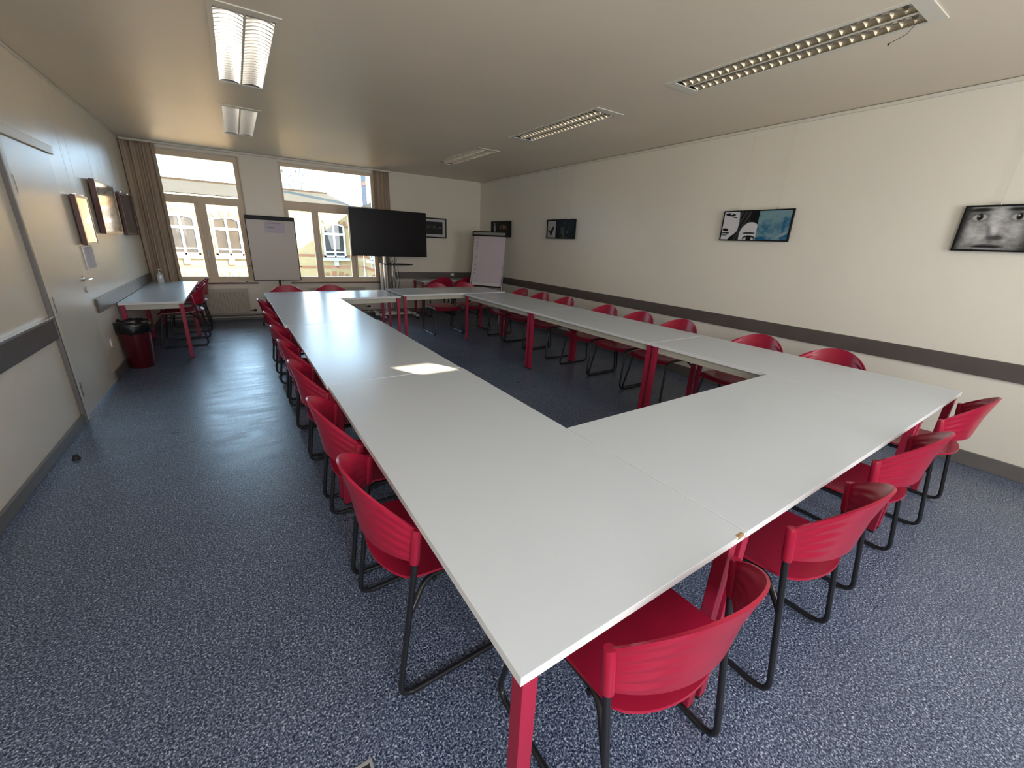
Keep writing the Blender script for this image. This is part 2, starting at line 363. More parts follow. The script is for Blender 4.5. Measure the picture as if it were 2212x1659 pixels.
window(1, W1, (-1.215, -.195, 2.015, 2.565), [(-1.225, -.82), (-.665, -.228)], -.745)
window(2, W2, (.495, 1.995, 2.05, 2.60), [(.535, .905), (1.02, 1.535), (1.655, 1.985)], .965)
# (the sash edges follow the photographed joinery)

# daylight portals in the two openings
for i, (a, b) in enumerate((W1, W2)):
    l = bpy.data.lights.new('window_portal', 'AREA'); o = bpy.data.objects.new('window_portal', l); COL.objects.link(o)
    l.shape = 'RECTANGLE'; l.size = (b-a)+.1; l.size_y = ZT-ZS+.1; l.cycles.is_portal = True
    o.matrix_world = MB @ Matrix.Translation((U((a+b)/2), .29, (ZS+ZT)/2)) @ Matrix.Rotation(-PI/2, 4, 'X')

# curtains
def curtain(x0, x1, z0, z1, label, seed, v0=-.10):
    rnd = random.Random(seed); bm = bmesh.new(); n = 90
    ph = [rnd.uniform(0, 6) for _ in range(4)]
    def fn(u, v):
        t = (u+1)/2; z = z1-(z1-z0)*v; w = U(x0)+(U(x1)-U(x0))*(t+.015*math.sin(3*v+ph[0])*math.sin(PI*t))
        k = (.026+.014*v)*(1 if seed == 3 else 1.1); a = t*(x1-x0)/.058*2*PI/2
        y = v0+k*math.sin(a+ph[1]+.5*math.sin(2*v+ph[2]))+.010*math.sin(2.3*a+ph[3]+v)
        p = MB @ Vector((w, y, z)); return p
    sheet(bm, fn, n, 24, .003)
    o = link('curtain', bm, M_CURT, None, 4); tag(o, label, 'curtain'); return o
curtain(-1.545, -1.15, .36, 2.685, 'taupe pleated curtain drawn beside the corner window behind the left wall tables', 3, -.075)
curtain(2.02, 2.31, .38, 2.685, 'taupe pleated curtain hanging behind the television, right of the second window', 8, -.070)

# ------------------------------------------------------------------ radiators and pipes
def radiator(x0, x1, z0, z1, label, valve=True):
    t = thing('radiator', label, 'radiator', (0, 0, 0)); t.matrix_world = MB
    a, b = U(x0), U(x1); bm = bmesh.new(); n = int((b-a)/.045); w = (b-a)/n
    box(bm, (a, -.095, z0), (b, -.045, z1), bev=.004)
    for i in range(n):
        c = a+(i+.5)*w
        prism(bm, [(c-w*.36, -.094), (c-w*.2, -.108), (c+w*.2, -.108), (c+w*.36, -.094)], z0+.02, z1-.035, 'z')
    link('panel', bm, M_RAD, t)
    link('top_grille', boxes(((a-.004, -.1, z1-.004), (b+.004, -.02, z1+.012)), bev=.002), M_RAD, t)
    if valve:
        bm = bmesh.new(); tube(bm, [(b, -.07, z0+.045), (b+.045, -.07, z0+.045)], .010, 10); tube(bm, [(b+.045, -.07, z0+.045), (b+.09, -.07, z0+.045)], .019, 14)
        link('valve', bm, M_RUBBER, t, .8)
        link('feed_pipe', tube(bmesh.new(), [(b+.045, -.07, z0+.045), (b+.045, -.07, .05)], .008, 8), M_RAD, t, .8)
    for k in (a+.1, b-.13): link('bracket', boxes(((k, -.046, z0+.05), (k+.03, -.001, z1-.05))), M_RAD, t)
radiator(-.92, -.27, .125, .535, 'cream ribbed radiator with black valve under the corner window')
radiator(.72, 1.72, .125, .535, 'cream ribbed radiator under the second window behind the far table')
radiator(2.345, 2.70, .125, .70, 'tall cream radiator under the bumper board beside the television stand', False)
for z, y in ((.055, -.05), (.105, -.045)):
    bm = bmesh.new(); tube(bm, [MB @ Vector((.02, y, z)), MB @ Vector((U(2.3), y, z))], .011, 10)
    tag(link('heating_pipe', bm, M_RAD, None, .8), 'cream heating pipe along the window wall, %s one of the pair' % ('lower' if z < .08 else 'upper'), 'pipe', 'heating pipes at floor level')

# ------------------------------------------------------------------ ceiling lights
def ceiling_light(L, label):
    x0, y0, x1, y1 = L; cx_, cy_ = (x0+x1)/2, (y0+y1)/2
    t = thing('ceiling_light', label, 'ceiling light', (cx_, cy_, HC), 0, 'recessed louvre lights')
    hx, hy = (x1-x0)/2, (y1-y0)/2
    bm = bmesh.new(); e = .018
    for a, b in (((-hx-e, -hy-e, -.006), (-hx+.010, hy+e, .001)), ((hx-.010, -hy-e, -.006), (hx+e, hy+e, .001)), ((-hx+.010, -hy-e, -.006), (hx-.010, -hy+.055, .001)), ((-hx+.010, hy-.055, -.006), (hx-.010, hy+e, .001)), ((-.006, -hy+.05, -.004), (.006, hy-.05, .001))): box(bm, a, b)
    link('frame', bm, M_TRIMW, t)
    bm = bmesh.new()
    for a, b in (((-hx, -hy, 0), (-hx+.003, hy, .12)), ((hx-.003, -hy, 0), (hx, hy, .12)), ((-hx, -hy, 0), (hx, -hy+.003, .12)), ((-hx, hy-.003, 0), (hx, hy, .12)), ((-hx, -hy, .117), (hx, hy, .12))): box(bm, a, b)
    link('housing', bm, M_GREYM, t)
    for s in (-1, 1):
        c = s*(hx*.5-.002); w = hx*.5-.009
        bm = bmesh.new(); n = 8                                  # curved side reflectors
        for sg in (-1, 1):
            pr = [(c+sg*(w-(w*.35)*((k/n)**2)), .001+.055*k/n) for k in range(n+1)]
            for (ax, az), (bx, bz) in zip(pr, pr[1:]):
                q = [bm.verts.new(p) for p in ((ax, -hy+.055, az), (ax, hy-.055, az), (bx, hy-.055, bz), (bx, -hy+.055, bz))]; bm.faces.new(q)
        N = 24; pitch = (2*hy-.11)/N                              # V-shaped cross blades
        for i in range(N+1):
            y = -hy+.055+i*pitch; seg = 6; row = []
            for k in range(seg+1):
                u = -1+2*k/seg; x = c+u*w; zb = .001+.016*(1-u*u)
                row.append([bm.verts.new(p) for p in ((x, y, zb), (x, y-.011, .050), (x, y+.011, .050))])
            for A, B in zip(row, row[1:]):
                bm.faces.new([A[0], B[0], B[1], A[1]]); bm.faces.new([A[0], A[2], B[2], B[0]])
        link('louvre', bm, M_LOUV, t, .6)
        link('tube', tube(bmesh.new(), [(c, -hy+.03, .085), (c, hy-.03, .085)], .013, 12), M_TUBE, t, .8)
    return t
cl = ['near left', 'far left']
ceiling_light(LIGHTS[0], 'recessed louvre ceiling light, larger of the two on the left half of the ceiling')
ceiling_light(LIGHTS[1], 'recessed louvre ceiling light closest to the windows on the left half of the ceiling')
r1 = ceiling_light(LIGHTS[2], 'recessed twin louvre light nearest the top right corner, with a pull cord dangling')
hang = tube(bmesh.new(), [(.12, -.64, -.003), (.15, -.60, -.03), (.17, -.52, -.045)], .0016, 6); lathe(hang, [(.001, 0), (.005, .002), (.005, .01), (.001, .012)], (.17, -.52, -.053), 8); link('loose_wire', hang, M_RUBBER, r1, .8)
ceiling_light(LIGHTS[3], 'recessed twin louvre light in the middle of the right ceiling row')
ceiling_light(LIGHTS[4], 'recessed twin louvre light farthest back in the right ceiling row')

# ------------------------------------------------------------------ tables
TH = 0.0127; CT, ST = math.cos(TH), math.sin(TH)
def R(x, y): return (CT*x-ST*y, ST*x+CT*y)
def table(x0, y0, x1, y1, h, label, group, rot=True, chip=False):
    cx_, cy_ = (x0+x1)/2, (y0+y1)/2; w, d_ = (x1-x0)/2-.0012, (y1-y0)/2-.0012
    X, Y = R(cx_, cy_) if rot else (cx_, cy_)
    t = thing('table', label, 'table', (X, Y, 0), TH if rot else 0, group)
    th = .024
    bm = bmesh.new(); box(bm, (-w, -d_, h-th), (w, d_, h), bev=.0012)
    for f in bm.faces:
        f.material_index = 0 if abs(f.calc_center_median().z-h) < .001 and abs(f.normal.z) > .5 else 1
    top = link('tabletop', bm, [M_LAM, M_LAMEDGE], t)
    if chip:
        link('chipped_edge', boxes(((w-.045, -d_-.0007, h-.010), (w-.012, -d_+.010, h+.0006)), bev=.002), M_WORN, top)
    i = .045; a = .062
    link('apron', boxes(((-w+i, -d_+i, h-th-a), (w-i, -d_+i+.02, h-th)), ((-w+i, d_-i-.02, h-th-a), (w-i, d_-i, h-th)), ((-w+i, -d_+i+.02, h-th-a), (-w+i+.02, d_-i-.02, h-th)), ((w-i-.02, -d_+i+.02, h-th-a), (w-i, d_-i-.02, h-th))), M_APRON, t)
    lw = .038
    for sx in (-1, 1):
        for s in (-1, 1):
            X0 = sx*(w-.014) - (lw if sx > 0 else 0); Y0 = s*(d_-.010) - (lw if s > 0 else 0)
            lg = link('leg', boxes(((X0, Y0, .012), (X0+lw, Y0+lw, h-th)), bev=.003), M_REDLEG, t)
            link('foot_cap', boxes(((X0+.001, Y0+.001, 0), (X0+lw-.001, Y0+lw-.001, .013))), M_RUBBER, lg)
    return t
H = .739; G = 'conference tables set in a rectangle'
table(0, 0, .8, 1.826, H, 'white table at the near left corner of the rectangle, closest to the viewer, edge chipped', G, chip=True)
table(-.008, 1.830, .792, 3.600, H, 'white table with red legs in the middle of the left run, with the sunlit patch', G)
table(-.030, 3.603, .770, 5.236, H, 'white table with red legs at the far end of the left run, mirroring the windows', G)
table(.803, 0, 2.603, .80, H, 'long white table with red legs along the near end of the rectangle', G)
table(2.606, 0, 3.412, 1.772, H, 'white table with red legs at the near right corner of the rectangle', G)
table(2.606, 1.776, 3.412, 3.592, H, 'white table with red legs in the middle of the right run', G)
table(2.606, 3.596, 3.412, 5.320, H, 'white table at the far end of the right run, nearest the flip chart', G)
table(-.038, 5.240, 1.575, 6.040, H, 'white table with red legs crossing the far end in front of the windows', G)
table(1.640, 5.335, 3.375, 6.135, H+.008, 'white table with red legs crossing the far end in front of the television stand', G)
G2 = 'tables pushed against the walls'
table(-1.532, 5.74, -.945, 7.08, .690, 'white table with red legs against the left wall beside the waste bin', G2, False)
table(-1.532, 7.085, -.945, 8.20, .690, 'white table with red legs in the window corner, carrying the pump bottle', G2, False)
table(2.70, 7.60, 4.05, 8.09, .720, 'white table with red legs at the back wall under the framed print', G2, False)

# ------------------------------------------------------------------ chairs
def back_fn(u, v):
    w = 1-u*u; zt = .676+.134*w**.8; zb = .562-.006*w**.9
    z = zb+(zt-zb)*v
    y = -.008-(w**.80)*(.094+.060*v) - .10*(.68-min(z, .68))
    a = max(0, (abs(u)-.45)/.55); y += .0035*a*(1-a**6)*math.sin(v*PI*2*5+1.5*abs(u))
    return (.252*u, y, z)
def seat_fn(u, v):
    y = -.010+.40*v - (1-u*u)**.7*.085*(1-v)**2 + (1-u*u)**.8*.022*v*v
    half = .232 - .012*(1-v)
    z = .452-.020*(1-u*u)**1.0*(0.35+.65*math.sin(PI*min(1, v*.95))) - .030*max(0, (v-.82)/.18)**2 + .012*(1-v)**3
    return (half*u, y, z)
def make_chair():
    t = thing('chair', None, 'chair')
    bm = bmesh.new(); sheet(bm, back_fn, 44, 26, .008)
    for s in (-1, 1):
        tube(bm, [(s*.256, -.020, .558), (s*.256, -.019, .568), (s*.256, -.009, .665), (s*.256, -.007, .678)], [.0155, .0165, .0165, .014], 14)
    link('backrest', bm, M_RED, t, .9)
    link('seat', sheet(bmesh.new(), seat_fn, 26, 22, .008), M_RED, t, .9)
    for s in (-1, 1):
        x = s*.256
        path = rounded([(s*.256, -.012, .60), (x, -.092, .0125), (x, .415, .0125), (s*.212, .345, .432), (s*.205, .035, .432), (s*.258, -.046, .355)], {1: .06, 2: .06, 3: .04, 4: .04})
        fr = link('sled_frame', tube(bmesh.new(), path, .0105, 10), M_BLACK, t, .9)
        for y in (-.02, .36):
            link('glide', boxes(((x-.008, y-.018, 0), (x+.008, y+.018, .006)), bev=.002), M_RUBBER, fr)
    for y in (.06, .32):
        link('cross_bar', tube(bmesh.new(), [(-.222, y, .425), (.222, y, .425)], .009, 8), M_BLACK, t, .9)
    return t
proto = make_chair(); used = [False]
def chair(x, y, rz, label, group, rot=True):
    o = proto if not used[0] else copy_tree(proto); used[0] = True
    X, Y = R(x, y) if rot else (x, y)
    o.location = (X, Y, 0); o.rotation_euler = (0, 0, rz+(TH if rot else 0)); o['label'] = label; o['group'] = group
    return o
g = 'red chairs along the near end'
for x, dy, dr, l in ((.487, -.006, -.0, 'red sled chair seen from behind at the very front, by the corner table leg'),
               (1.30, -.020, .015, 'red sled chair second from the front corner, at the table joint, seat showing'),
               (2.14, -.005, 0, 'red plastic chair third along the near end of the tables, its back bright pink'),
               (3.10, -.018, .02, 'red plastic chair farthest right, beside the right wall skirting')):
    chair(x, dy-.0, dr, l, g)
g = 'red chairs along the left side'
lf = ['nearest the viewer in the left row, rear seat edge showing', 'second from the viewer in the left row', 'third from the viewer in the left row',
      'fourth from the viewer in the left row', 'fifth from the viewer in the left row', 'sixth from the viewer in the left row', 'farthest from the viewer in the left row']
for y, dr, l in zip((.82, 1.455, 2.145, 2.725, 3.27, 3.97, 4.87), (.01, -.01, .0, .02, -.01, .01, -.02), lf):
    chair(.022-.004*y, y, -PI/2+dr, 'red plastic sled chair ' + l, g)
g = 'red chairs along the right wall side'
rl = ['nearest the viewer in the right row, top of its back showing', 'second from the near end of the right row', 'third from the near end of the right row',
      'fourth in the right row from the near end', 'fifth in the right row from the near end', 'sixth in the right row from the near end', 'seventh in the right row, second from the flip chart', 'last in the right row, closest to the flip chart']
for y, dr, l in zip((.77, 1.36, 2.19, 2.74, 3.29, 4.10, 4.67, 5.225), (0, .01, -.01, 0, .02, -.01, .01, 0), rl):
    chair(3.53-.0*y, y, PI/2+dr, 'red plastic sled chair ' + l, g)
g = 'red chairs behind the far tables'
for x, y, l in ((.255, 6.085, 'behind the far table, under the mobile whiteboard'), (.83, 6.085, 'behind the far table, in front of the second window'), (2.56, 6.175, 'behind the far table, just right of the television stand'), (3.108, 6.175, 'behind the far table, next to the flip chart')):
    chair(x, y, PI, 'red plastic sled chair ' + l, g)
g = 'red chairs at the wall tables'
chair(-.925, 6.65, PI/2, 'red plastic sled chair side-on at the left wall table, nearer of its two', g, False)
chair(-.925, 7.62, PI/2+.03, 'red plastic sled chair side-on at the left wall table, nearer the window', g, False)
chair(3.10, 7.55, 0, 'red plastic sled chair facing the back wall table, left of its pair', g, False)
chair(3.66, 7.55, 0, 'red plastic sled chair facing the back wall table, half hidden by the flip chart', g, False)

# ------------------------------------------------------------------ pictures
def vnoise(x, y, seed=0):
    rs = np.random.RandomState(seed); T = rs.rand(64, 64)
    xi = np.floor(x).astype(int); yi = np.floor(y).astype(int); fx = x-xi; fy = y-yi
    fx = fx*fx*(3-2*fx); fy = fy*fy*(3-2*fy)
    g = lambda a, b: T[a % 64, b % 64]
    return (g(xi, yi)*(1-fx)+g(xi+1, yi)*fx)*(1-fy)+(g(xi, yi+1)*(1-fx)+g(xi+1, yi+1)*fx)*fy
def fbm(x, y, s, seed=0): return sum(vnoise(x*s*2**k, y*s*2**k, seed+k)/2**(k+1) for k in range(4))
def sm(a, b, v): t = np.clip((v-a)/(b-a), 0, 1); return t*t*(3-2*t)
def ell(x, y, cx_, cy_, rx, ry, soft=.15, rot=0):
    c, s = math.cos(rot), math.sin(rot); dx, dy = x-cx_, y-cy_; X, Y = (dx*c+dy*s)/rx, (-dx*s+dy*c)/ry
    return 1-sm(1-soft, 1+soft, np.sqrt(X*X+Y*Y))
def lay(img, m, c): return img*(1-m[..., None])+np.array(c)*m[..., None]
def art_mesh(w, h, fn, nx, ny, name, parent, y=0, material=None):
    """flat print in the local x-z plane, facing -y; fn takes x in 0..1, y in 0..1 (up)"""
    X, Y = np.meshgrid(np.linspace(0, 1, nx), np.linspace(0, 1, ny), indexing='ij')
    c = np.clip(fn(X, Y), 0, 1).reshape(-1, 3)
    me = bpy.data.meshes.new(name)
    V = np.stack([(X-.5)*w, np.full_like(X, y), (Y-.5)*h], -1).reshape(-1, 3)
    I = np.arange(nx*ny).reshape(nx, ny)
    F = np.stack([I[:-1, :-1], I[1:, :-1], I[1:, 1:], I[:-1, 1:]], -1).reshape(-1, 4)
    me.from_pydata(V.tolist(), [], F.tolist())
    a = me.color_attributes.new('ink', 'FLOAT_COLOR', 'POINT')
    a.data.foreach_set('color', np.concatenate([c, np.ones((len(c), 1))], 1).ravel())
    me.materials.append(material or M_ART)
    o = bpy.data.objects.new(name, me); COL.objects.link(o)
    if parent: o.parent = parent
    return o
def freckled_face(x, y):
    n = fbm(x*2, y, 9, 1); n2 = fbm(x*2, y, 26, 5)
    v = .26+.30*(n-.45)+.22*(n2-.45)
    v += .22*ell(x, y, .25, .70, .05, .26, .9)+.18*ell(x, y, .13, .42, .07, .20, .9)+.12*ell(x, y, .36, .42, .07, .20, .9)+.15*ell(x, y, .245, .42, .025, .12, .7)
    v *= 1-.85*(1-sm(.005, .07, x-.02*(y-.5)))
    v *= 1-.9*sm(.43, .56, x+.05*(1-y))
    im = np.stack([v, v, v*.98], -1)
    for cx_, r in ((.115, .05), (.385, -.05)):
        im = lay(im, ell(x, y, cx_-.01, .93, .085, .045, .5, r), (.02, .02, .02))
        im = lay(im, .8*ell(x, y, cx_, .77, .062, .115, .5, -r), (.05, .05, .05))
        im = lay(im, ell(x, y, cx_, .755, .052, .075, .2, -r), (.40, .40, .39))
        im = lay(im, ell(x, y, cx_, .765, .023, .080, .2), (.012, .012, .012))
        im = lay(im, ell(x, y, cx_-.008, .79, .005, .016, .4), (.7, .7, .7))
    im = lay(im, .8*ell(x, y, .275, .285, .060, .055, .5), (.02, .02, .02))
    im = lay(im, .6*ell(x, y, .215, .42, .018, .18, .8, .15), (.06, .06, .06))
    im = lay(im, .95*ell(x, y, .235, .085, .105, .050, .35), (.05, .045, .045))
    im = lay(im, ell(x, y, .235, .075, .110, .014, .4), (.01, .01, .01))
    im = lay(im, .5*ell(x, y, .235, .02, .06, .03, .6), (.4, .4, .4))
    return im
def comic_pair(x, y):
    w = (.62, .61, .63); k = (.008, .008, .010)
    im = np.ones(x.shape+(3,))*np.array(k)
    edge = .33-.13*(1-y)-.08*np.sin((1-y)*2.6)+.03
    face1 = 1-sm(-.008, .008, x-(.235-.02*(1-y)+.03*np.sin(y*3)-.10*sm(.35, 0, y)))
    im = lay(im, face1, w)
    hair = .5+.5*np.sin((x-.25*y)*95+4*y); im = lay(im, .12*hair*(x > .2)*(x < .42), (.4, .4, .42))
    f2 = ell(x, y, .45, .12, .165, .50, .03); f2 = np.where(x < .335, f2*sm(.27, .30, x), f2)
    im = lay(im, f2*(y < .62), w)
    for c in ((.10, .90, .085, .055, -.3), (.055, .36, .045, .060, .5)): im = lay(im, ell(x, y, c[0], c[1], c[2], c[3], .15, c[4]), k)
    im = lay(im, ell(x, y, .115, .925, .025, .025, .2), w)
    im = lay(im, ell(x, y, .17, .80, .055, .018, .2, -.5), k)
    im = lay(im, ell(x, y, .055, .235, .075, .035, .12, .15), k); im = lay(im, ell(x, y, .045, .215, .045, .014, .2), w); im = lay(im, ell(x, y, .05, .165, .05, .018, .2), k)
    im = lay(im, ell(x, y, .435, .235, .095, .032, .15)*(y > .215), k)
    im = lay(im, ell(x, y, .445, .06, .095, .10, .12), k); im = lay(im, ell(x, y, .445, .035, .075, .065, .12), w); im = lay(im, ell(x, y, .445, .05, .042, .080, .12), k)
    n = fbm(x*2.2, y*1.2, 5, 11); m = sm(.25, .7, n*.9+.3*y-.15*(x > .9))
    sky = np.stack([.015+.16*m, .11+.19*m, .22+.12*m], -1)
    sky = lay(sky, .5*ell(x, y, .93, .2, .12, .03, .8, 1.0), (.5, .56, .55))
    return np.where((x > .545)[..., None], sky, im)
def hand_dark(x, y):
    im = np.ones(x.shape+(3,))*.012
    n = fbm(x*2.4, y, 6, 3)
    g_ = .10*ell(x, y, .66, .35, .12, .36, .9)*(n > .40)
    im = im+np.stack([g_*.8, g_*1.0, g_*.7], -1)
    wpanel = (x < .335) & (x > .03) & (y > .03) & (y < .95)
    p = np.stack([.42+.1*(n-.5), .42+.1*(n-.5), .43+.1*(n-.5)], -1)
    p = lay(p, ell(x, y, .20, .42, .045, .26, .2, -.25), (.02, .02, .02)); p = lay(p, ell(x, y, .13, .34, .035, .15, .2, .6), (.02, .02, .02)); p = lay(p, ell(x, y, .17, .27, .05, .10, .2, .3), (.02, .02, .02))
    return np.where(wpanel[..., None], p, im)
def flames_dark(x, y):
    im = np.ones(x.shape+(3,))*.010
    t = (y-.15)/.8; m = (np.abs(x-.20) < .075*(1.1-t))*(t > 0)*(t < 1.0); im = lay(im, m*1.0, (.40, .40, .42))
    for i, cx_ in enumerate((.52, .60, .66, .74, .80)): im = lay(im, ell(x, y, cx_, .62+.03*math.sin(i*3), .014, .15, .4, .1*(i-2)), (.42, .20, .12))
    return im
def arcs_dark(x, y):
    im = np.ones(x.shape+(3,))*.55
    d_ = np.stack([.014+.03*fbm(x*2, y, 12, 7)]*3, -1)
    for r in (.10, .15, .21):
        q = np.abs(np.hypot((x-.55)*1.6, y-.30)-r-.12); d_ = lay(d_, .45*(1-sm(.0, .02, q))*(x < .56), (.2, .2, .2))
    for c in ((.66, .55), (.83, .52)): d_ = lay(d_, .5*ell(x, y, c[0], c[1], .03, .06, .9), (.25, .25, .25))
    ins = (x > .09) & (x < .91) & (y > .15) & (y < .85)
    return np.where(ins[..., None], d_, im)
def sepia_print(seed):
    def f(x, y):
        n = fbm(x, y*1.5, 4, seed); v = .30+.25*n
        im = np.stack([v, v*.92, v*.82], -1)
        for k in range(5): im = lay(im, .5*ell(x, y, .5+.1*math.sin(k*2+seed), .2+.15*k, .3, .02, .5, .1*k), (.12, .10, .09))
        mat_ = (x < .12) | (x > .88) | (y < .09) | (y > .91)
        return np.where(mat_[..., None], np.array((.30, .22, .19)), im)
    return f
def drop_print(x, y):
    v = .055+.03*fbm(x, y, 6, 2); im = np.stack([v*1.1, v*.9, v], -1)
    w = .05+.17*(1-y)*sm(0, .15, y); im = lay(im, .55*(1-sm(w*.6, w, np.abs(x-.55)))*(y < .9), (.17, .15, .16))
    return im
def picture(label, w, h, depth, fn, nx, ny, M, frame, lean=.03, fw_=.012, wires=True, ceil=HC, material=None, group=None, wr=.0011):
    """M places the picture centre; local x along the wall, -y into the room"""
    t = thing('framed_picture', label, 'picture', group=group); t.matrix_world = M @ Matrix.Rotation(lean, 4, 'X')
    bm = bmesh.new()
    quadframe(bm, -w/2, w/2, -h/2, h/2, fw_, -depth, 0); box(bm, (-w/2+.002, -.006, -h/2+.002), (w/2-.002, 0, h/2-.002))
    link('frame', bm, frame, t)
    art_mesh(w-2*fw_+.002, h-2*fw_+.002, fn, nx, ny, 'print', t, -depth+.003, material)
    if wires:
        zc = M.translation.z; bm = bmesh.new()
        hooks = bmesh.new()
        for s in (-.27, .27):
            tube(bm, [(s*w, -.004, h/2+.012), (s*w*.99, .004, ceil-zc-.02)], wr, 5)
            box(hooks, (s*w-.006, -depth*.8, h/2-.002), (s*w+.006, -.002, h/2+.016), bev=.002)
        link('hanging_line', bm, M_WIRE, t, .8); link('hook', hooks, M_CHROME, t)
    return t
MR = lambda y, z: Matrix.Translation((WR-.016, y, z)) @ Matrix.Rotation(-PI/2, 4, 'Z')     # right wall, local x -> -Y, -y -> -X
MLw = lambda y, z: Matrix.Translation((WL+.016, y, z)) @ Matrix.Rotation(PI/2, 4, 'Z')
picture('black-framed black-and-white close-up of a freckled face, at the right edge', .73, .315, .022, freckled_face, 180, 90, MR(.150, 1.757), M_FRAMEK, lean=.02, group='pictures on the right wall')
picture('black-framed print half ink-drawn faces, half blue-green clouds', .715, .305, .022, comic_pair, 220, 110, MR(2.042, 1.793), M_FRAMEK, lean=.02, group='pictures on the right wall')
picture('small black-framed print with a pale left panel and dark green right part', .725, .305, .035, hand_dark, 130, 60, MR(5.237, 1.769), M_FRAMEK, lean=.02, group='pictures on the right wall')
picture('black-framed dark print half hidden behind the flip chart', .740, .305, .035, flames_dark, 110, 50, MR(7.165, 1.776), M_FRAMEK, lean=.02, group='pictures on the right wall')
MBp = MB @ Matrix.Translation((U(3.10), -.014, 1.745))
picture('black-framed print in a white mount on the back wall, right of the television', .78, .395, .02, arcs_dark, 120, 60, MBp, M_FRAMEK, lean=.0, wires=False, fw_=.024)
GL = 'portrait pictures on the left wall'
picture('narrow brown-framed glazed picture above the door handle, nearest the door', .40, .44, .035, sepia_print(3), 50, 60, MLw(5.355, 1.535), M_FRAMEB, lean=.01, fw_=.022, group=GL, material=M_ARTG, wr=.0006)
picture('large brown-framed glazed picture mirroring the sunlit houses, middle one on the left wall', .86, .545, .045, sepia_print(9), 80, 60, MLw(6.37, 1.685), M_FRAMEB, lean=.02, fw_=.022, group=GL, material=M_ARTG, wr=.0006)
picture('dark-framed picture beside the curtain, closest to the windows', .84, .53, .03, drop_print, 80, 60, MLw(7.58, 1.652), M_FRAMEB, lean=.01, fw_=.028, group=GL, material=M_ARTG, wr=.0006)
t = thing('notice_holder', 'glossy document holder with white notices on the left wall above the door handle', 'notice')
link('holder', boxes(((WL+.001, 5.13, 1.09), (WL+.012, 5.43, 1.305)), bev=.002), M_WHITEP, t)
link('sheet', boxes(((WL+.0125, 5.15, 1.10), (WL+.014, 5.30, 1.295))), M_PAPER, t); link('sheet', boxes(((WL+.0125, 5.31, 1.10), (WL+.014, 5.42, 1.295))), M_PAPER, t)

# ------------------------------------------------------------------ television on its stand
t = thing('television_stand', 'large black flat television on a wheeled silver stand with dangling cables', 'television', (2.14, 7.72, 0), 0)
link('television_body', boxes(((-.715, -.020, 1.170), (.727, .035, 1.995)), bev=.006), M_BEZEL, t)
link('screen', boxes(((-.705, -.0225, 1.185), (.717, -.0195, 1.985))), M_SCREEN, t)
for x in (-.11, .06):
    bm = bmesh.new(); box(bm, (x-.022, .04, .09), (x+.022, .08, 1.75), bev=.006); link('post', bm, M_GREYM if x > 0 else M_ALU, t)
link('bracket', boxes(((-.30, .034, 1.35), (.30, .05, 1.42)), ((-.30, .034, 1.65), (.30, .05, 1.72)), ((-.15, .05, 1.30), (-.11, .06, 1.78)), ((.06, .05, 1.30), (.10, .06, 1.78))), M_BEZEL, t)
bm = bmesh.new(); prism(bm, [(-.16, -.02), (-.10, -.20), (.10, -.24), (.30, -.20), (.42, -.06), (.30, .10), (-.12, .12)], 1.020, 1.036, 'z'); link('shelf', bm, M_BEZEL, t)
bm = bmesh.new(); box(bm, (-.36, -.03, .055), (.46, .03, .085), bev=.004); box(bm, (-.30, -.36, .055), (-.25, .40, .085), bev=.004); box(bm, (.35, -.36, .055), (.40, .40, .085), bev=.004); box(bm, (-.14, .0, .085), (.10, .10, .11), bev=.004)
link('base', bm, M_WHITEP, t)
for x in (-.275, .375):
    for y in (-.33, .37):
        bm = bmesh.new(); tube(bm, [(x-.012, y, .026), (x+.012, y, .026)], .026, 16); box(bm, (x-.006, y-.006, .03), (x+.006, y+.006, .056)); link('castor', bm, M_RUBBER, t, .6)
rnd = random.Random(5)
for i in range(8):
    x = -.03+.022*i+rnd.uniform(-.01, .01); zt = 1.25; p = [(x, .02, zt)]
    for k in range(1, 9): p.append((x+rnd.uniform(-.028, .028), -.01+rnd.uniform(-.03, .02), zt-k*(.125+.01*(i % 3))))
    link('cable', tube(bmesh.new(), rounded(p, .05, 4), .004, 6), M_RUBBER if i % 3 else M_WHITEP, t, .8)
bm = bmesh.new(); box(bm, (-.215, -.03, .10), (-.175, .03, 1.05), bev=.003); box(bm, (-.215, -.03, 1.03), (-.09, -.02, 1.045)); box(bm, (-.105, -.03, .12), (-.09, -.018, 1.04)); link('cable_duct', bm, M_WHITEP, t)

# ------------------------------------------------------------------ mobile whiteboard
t = thing('whiteboard_easel', 'white magnetic easel board with black top clamp standing between the two windows', 'whiteboard', (.185, 7.60, 0), 0)
MT = Matrix.Translation((0, 0, 0)) @ Matrix.Rotation(.03, 4, 'X')
link('board', boxes(((-.345, -.012, .755), (.340, .010, 1.745)), bev=.003), M_BOARD, t)
link('board_frame', quadframe(bmesh.new(), -.352, .347, .748, 1.752, .012, -.016, .014), M_BEZEL, t)
link('top_clamp', boxes(((-.348, -.040, 1.690), (.343, .016, 1.745)), bev=.006), M_BEZEL, t)
link('pole', tube(bmesh.new(), [(.02, .035, .10), (.02, .035, 1.60)], .018, 12), M_BLACK, t, .8)
bm = bmesh.new()
for k in range(5):
    a = 2*PI*k/5+.35+PI/2; tube(bm, [(.02, .035, .10), (.02+.33*math.cos(a), .035+.33*math.sin(a), .065)], [.020, .012], 8)
link('base', bm, M_BLACK, t, .8)
for k in range(5):
    a = 2*PI*k/5+.35+PI/2; x, y = .02+.33*math.cos(a), .035+.33*math.sin(a)
    bm = bmesh.new(); tube(bm, [(x-.015, y, .028), (x+.015, y, .028)], .028, 14); box(bm, (x-.006, y-.006, .03), (x+.006, y+.006, .068)); link('castor', bm, M_RUBBER, t, .6)
